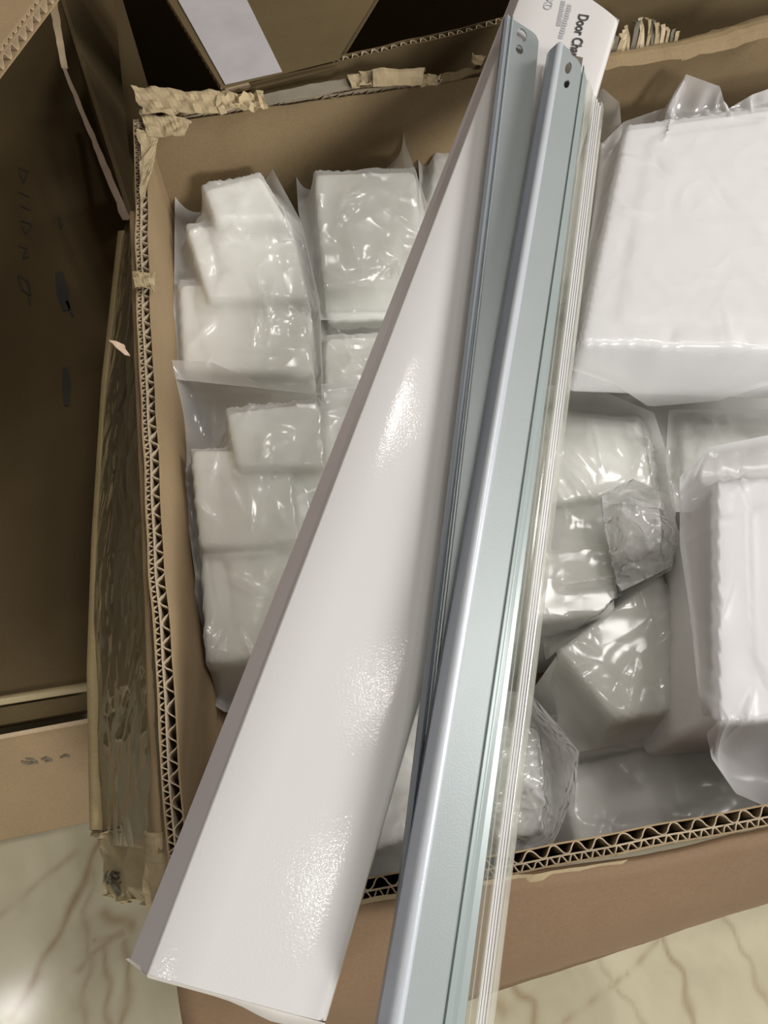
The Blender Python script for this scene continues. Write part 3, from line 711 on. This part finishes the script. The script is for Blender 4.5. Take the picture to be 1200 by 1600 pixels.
# rounded taped front edge
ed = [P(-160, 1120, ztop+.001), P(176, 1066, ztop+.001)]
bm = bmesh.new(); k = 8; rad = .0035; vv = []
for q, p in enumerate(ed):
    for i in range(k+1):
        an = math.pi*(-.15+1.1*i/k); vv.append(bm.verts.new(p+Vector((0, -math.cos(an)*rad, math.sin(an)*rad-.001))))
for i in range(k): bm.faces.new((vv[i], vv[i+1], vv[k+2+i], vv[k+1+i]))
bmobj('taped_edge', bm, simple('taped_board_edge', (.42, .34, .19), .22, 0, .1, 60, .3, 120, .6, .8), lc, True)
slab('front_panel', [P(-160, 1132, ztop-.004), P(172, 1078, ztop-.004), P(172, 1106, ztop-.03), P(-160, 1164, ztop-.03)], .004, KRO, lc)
fp = [P(-160, 1180, .065), P(172, 1118, .065), P(176, 1276, .008), P(-160, 1346, .008)]
slab('front_flap', fp, .004, KR, lc)
slab('flap_edge', [P(-160, 1178, .067), P(172, 1116, .067), P(172, 1122, .066), P(-160, 1184, .066)], .003, KRE, lc)
def blob(parent, name, pts, z, wd, mat=INK):
    """ink stroke lying on a surface at height z (callable or number)"""
    zz = (lambda u, v: z) if not callable(z) else z
    v_, f_ = [], []; q = [P(u, v, zz(u, v)) for u, v in pts]
    for i, p in enumerate(q):
        d = (q[min(i+1, len(q)-1)]-q[max(i-1, 0)]).normalized(); s = Vector((-d.y, d.x, 0)); ww = wd*(.55 if i in (0, len(q)-1) else 1)
        v_ += [p+s*ww, p-s*ww]
    for i in range(len(q)-1): f_.append((2*i, 2*i+1, 2*i+3, 2*i+2))
    mesh(name, v_, f_, mat, parent)
def plane_at(quad, lift=.0012):
    n = (quad[1]-quad[0]).cross(quad[2]-quad[0]).normalized(); c = Vector(cam.location)
    def fz(u, v):
        r = P(u, v, .0)-c; return (c+r*((quad[0]-c).dot(n)/r.dot(n))).z+lift
    return fz
fz = plane_at(fp)
for s in ([(33, 1190), (45, 1193), (58, 1190)], [(40, 1186), (50, 1187), (60, 1193)], [(64, 1187), (72, 1184), (82, 1189)], [(70, 1190), (80, 1188)], [(94, 1184), (102, 1180), (109, 1182)]):
    blob(lc, 'ink_mark', s, fz, .0011, simple('faded_ink', (.16, .13, .09), .7))
zt = ztop+.0008
for s in ([(28, 262), (44, 268), (36, 286), (30, 270)], [(33, 322), (48, 328)], [(32, 345), (50, 350), (40, 366), (34, 352)], [(30, 385), (42, 388), (36, 402)], [(34, 405), (46, 400)],
          [(28, 430), (44, 440), (48, 462), (34, 452), (28, 432)], [(44, 462), (48, 478)], [(30, 300), (46, 308)]):
    blob(lc, 'ink_mark', s, zt, .0012)
blob(lc, 'ink_mark', [(92, 425), (98, 455), (104, 485)], zt, .006); blob(lc, 'ink_mark', [(104, 470), (114, 494)], zt, .002)
blob(lc, 'ink_mark', [(102, 575), (104, 600), (104, 634)], zt, .004); blob(lc, 'ink_mark', [(92, 338), (96, 356)], zt, .002)

# open carton behind, its walls, and the loose board with the white strip
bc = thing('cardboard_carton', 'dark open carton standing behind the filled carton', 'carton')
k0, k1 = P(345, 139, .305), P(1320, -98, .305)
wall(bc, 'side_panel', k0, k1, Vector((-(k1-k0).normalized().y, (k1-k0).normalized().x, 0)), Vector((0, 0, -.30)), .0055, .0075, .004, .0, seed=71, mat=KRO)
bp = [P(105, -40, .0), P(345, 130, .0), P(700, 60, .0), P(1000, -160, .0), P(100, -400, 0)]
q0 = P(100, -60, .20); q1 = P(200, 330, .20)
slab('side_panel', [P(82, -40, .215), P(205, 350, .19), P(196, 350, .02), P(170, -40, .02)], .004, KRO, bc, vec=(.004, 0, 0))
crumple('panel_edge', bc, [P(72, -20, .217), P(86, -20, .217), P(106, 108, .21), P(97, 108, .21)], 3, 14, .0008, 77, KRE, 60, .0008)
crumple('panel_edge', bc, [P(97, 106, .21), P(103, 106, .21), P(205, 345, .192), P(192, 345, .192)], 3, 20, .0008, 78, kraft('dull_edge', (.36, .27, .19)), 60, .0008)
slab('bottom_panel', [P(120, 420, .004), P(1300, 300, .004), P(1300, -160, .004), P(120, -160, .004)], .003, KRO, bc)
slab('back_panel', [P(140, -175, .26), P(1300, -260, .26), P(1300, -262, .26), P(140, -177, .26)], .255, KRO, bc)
lb = thing('cardboard_flap_board', 'corrugated board with a white strip lying over the dark carton behind', 'cardboard')
b0, b1, b2, b3 = P(347, 138, .308), P(232, -50, .300), P(612, -45, .300), P(527, 93, .308)
slab('board_face', [b0, b1, b2, b3], .0006, KRO, lb)
slab('board_face', [p-Vector((0, 0, .0052)) for p in (b0, b1, b2, b3)], .0006, KRO, lb)
# flutes seen on the left edge: zig-zag between the two faces
v_, f_ = [], []; n = 84; ax = (b1-b0); inw = (b3-b0).normalized()*.02
for i in range(n+1):
    p = b0+ax*(i/n)+Vector((0, 0, -.0006-.0046*(.5+.5*math.sin(i*math.pi/2.0))))
    v_ += [p, p+inw, p+Vector((0, 0, -.0006)), p+inw+Vector((0, 0, -.0006))]
for i in range(n):
    a = 4*i; f_ += [(a, a+1, a+5, a+4), (a+2, a+6, a+7, a+3), (a, a+4, a+6, a+2)]
mesh('fluting', v_, f_, KRE, lb)
s3, s4 = lerp(b1, b2, .315), lerp(b0, b3, .52)
w0 = [lerp(b0, b3, .03), lerp(b1, b2, .03), s3, s4]
slab('white_strip', [p+Vector((0, 0, .0007)) for p in (P(352, 133, .308), P(250, -50, .3005), P(362, -48, .3005), P(441, 113, .308))], .0005, simple('white_paper', (.40, .38, .38), .55), lb)
# high carton flap at the upper left corner
hc = thing('cardboard_carton', 'tall brown carton at the top left corner with thick double-wall flap', 'carton')
hz = .40
h0, h1 = P(-46, 130, hz), P(92, -48, hz)
hp = [h0, h1, P(60, -400, hz), P(-500, -300, hz), P(-420, 300, hz)]
slab('top_board', hp, .0008, KR, hc)
slab('top_board', [p-Vector((0, 0, .0035)) for p in hp], .0008, KR, hc)
slab('top_board', [p-Vector((0, 0, .0105)) for p in hp], .0009, KR, hc)
for zo, amp, pit in ((-.0008, .0026, .0052), (-.0044, .0060, .0085)):
    v_, f_ = [], []; ax = h1-h0; L = ax.length; n = int(L/pit*8); e = ax.normalized(); iw = Vector((-e.y, e.x, 0))*.03
    for i in range(n+1):
        s = i/n; p = h0+ax*s+iw*.03+Vector((0, 0, zo-amp*(.5+.5*math.sin(2*math.pi*s*L/pit+nz(i*.2)))))
        v_ += [p, p+iw, p+Vector((0, 0, -.0007)), p+iw+Vector((0, 0, -.0007))]
    for i in range(n): a = 4*i; f_ += [(a, a+1, a+5, a+4), (a+2, a+6, a+7, a+3), (a, a+4, a+6, a+2)]
    mesh('fluting', v_, f_, KRE, hc)
_b = [p+Vector((-.12, .10, 0)) for p in (P(-60, 60, hz), P(60, -80, hz))]
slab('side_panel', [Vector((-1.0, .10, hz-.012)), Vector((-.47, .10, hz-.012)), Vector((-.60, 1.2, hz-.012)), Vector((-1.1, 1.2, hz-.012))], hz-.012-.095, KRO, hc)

slab('top_board', [P(110, -60, .285), P(1300, -60, .285), P(1300, -258, .262), P(140, -172, .262)], .004, KRO, bc)  # unseen board added to darken the inside of the open carton
st = thing('cardboard_carton', 'large closed brown carton added out of view to shade the left side', 'carton')
slab('closed_body', [Vector((-1.05, .02, 1.45)), Vector((-.30, .02, 1.45)), Vector((-.30, 1.25, 1.45)), Vector((-1.05, 1.25, 1.45))], 1.45-hz-.27, KRO, st)  # unseen overhanging carton, added to block light over the left side
st = thing('cardboard_carton', 'tall closed brown carton added out of view to darken the back', 'carton')
slab('closed_body', [Vector((-1.0, 1.28, 1.3)), Vector((1.0, 1.28, 1.3)), Vector((1.0, 1.8, 1.3)), Vector((-1.0, 1.8, 1.3))], 1.298, KRO, st)  # unseen carton, added to keep light off the back
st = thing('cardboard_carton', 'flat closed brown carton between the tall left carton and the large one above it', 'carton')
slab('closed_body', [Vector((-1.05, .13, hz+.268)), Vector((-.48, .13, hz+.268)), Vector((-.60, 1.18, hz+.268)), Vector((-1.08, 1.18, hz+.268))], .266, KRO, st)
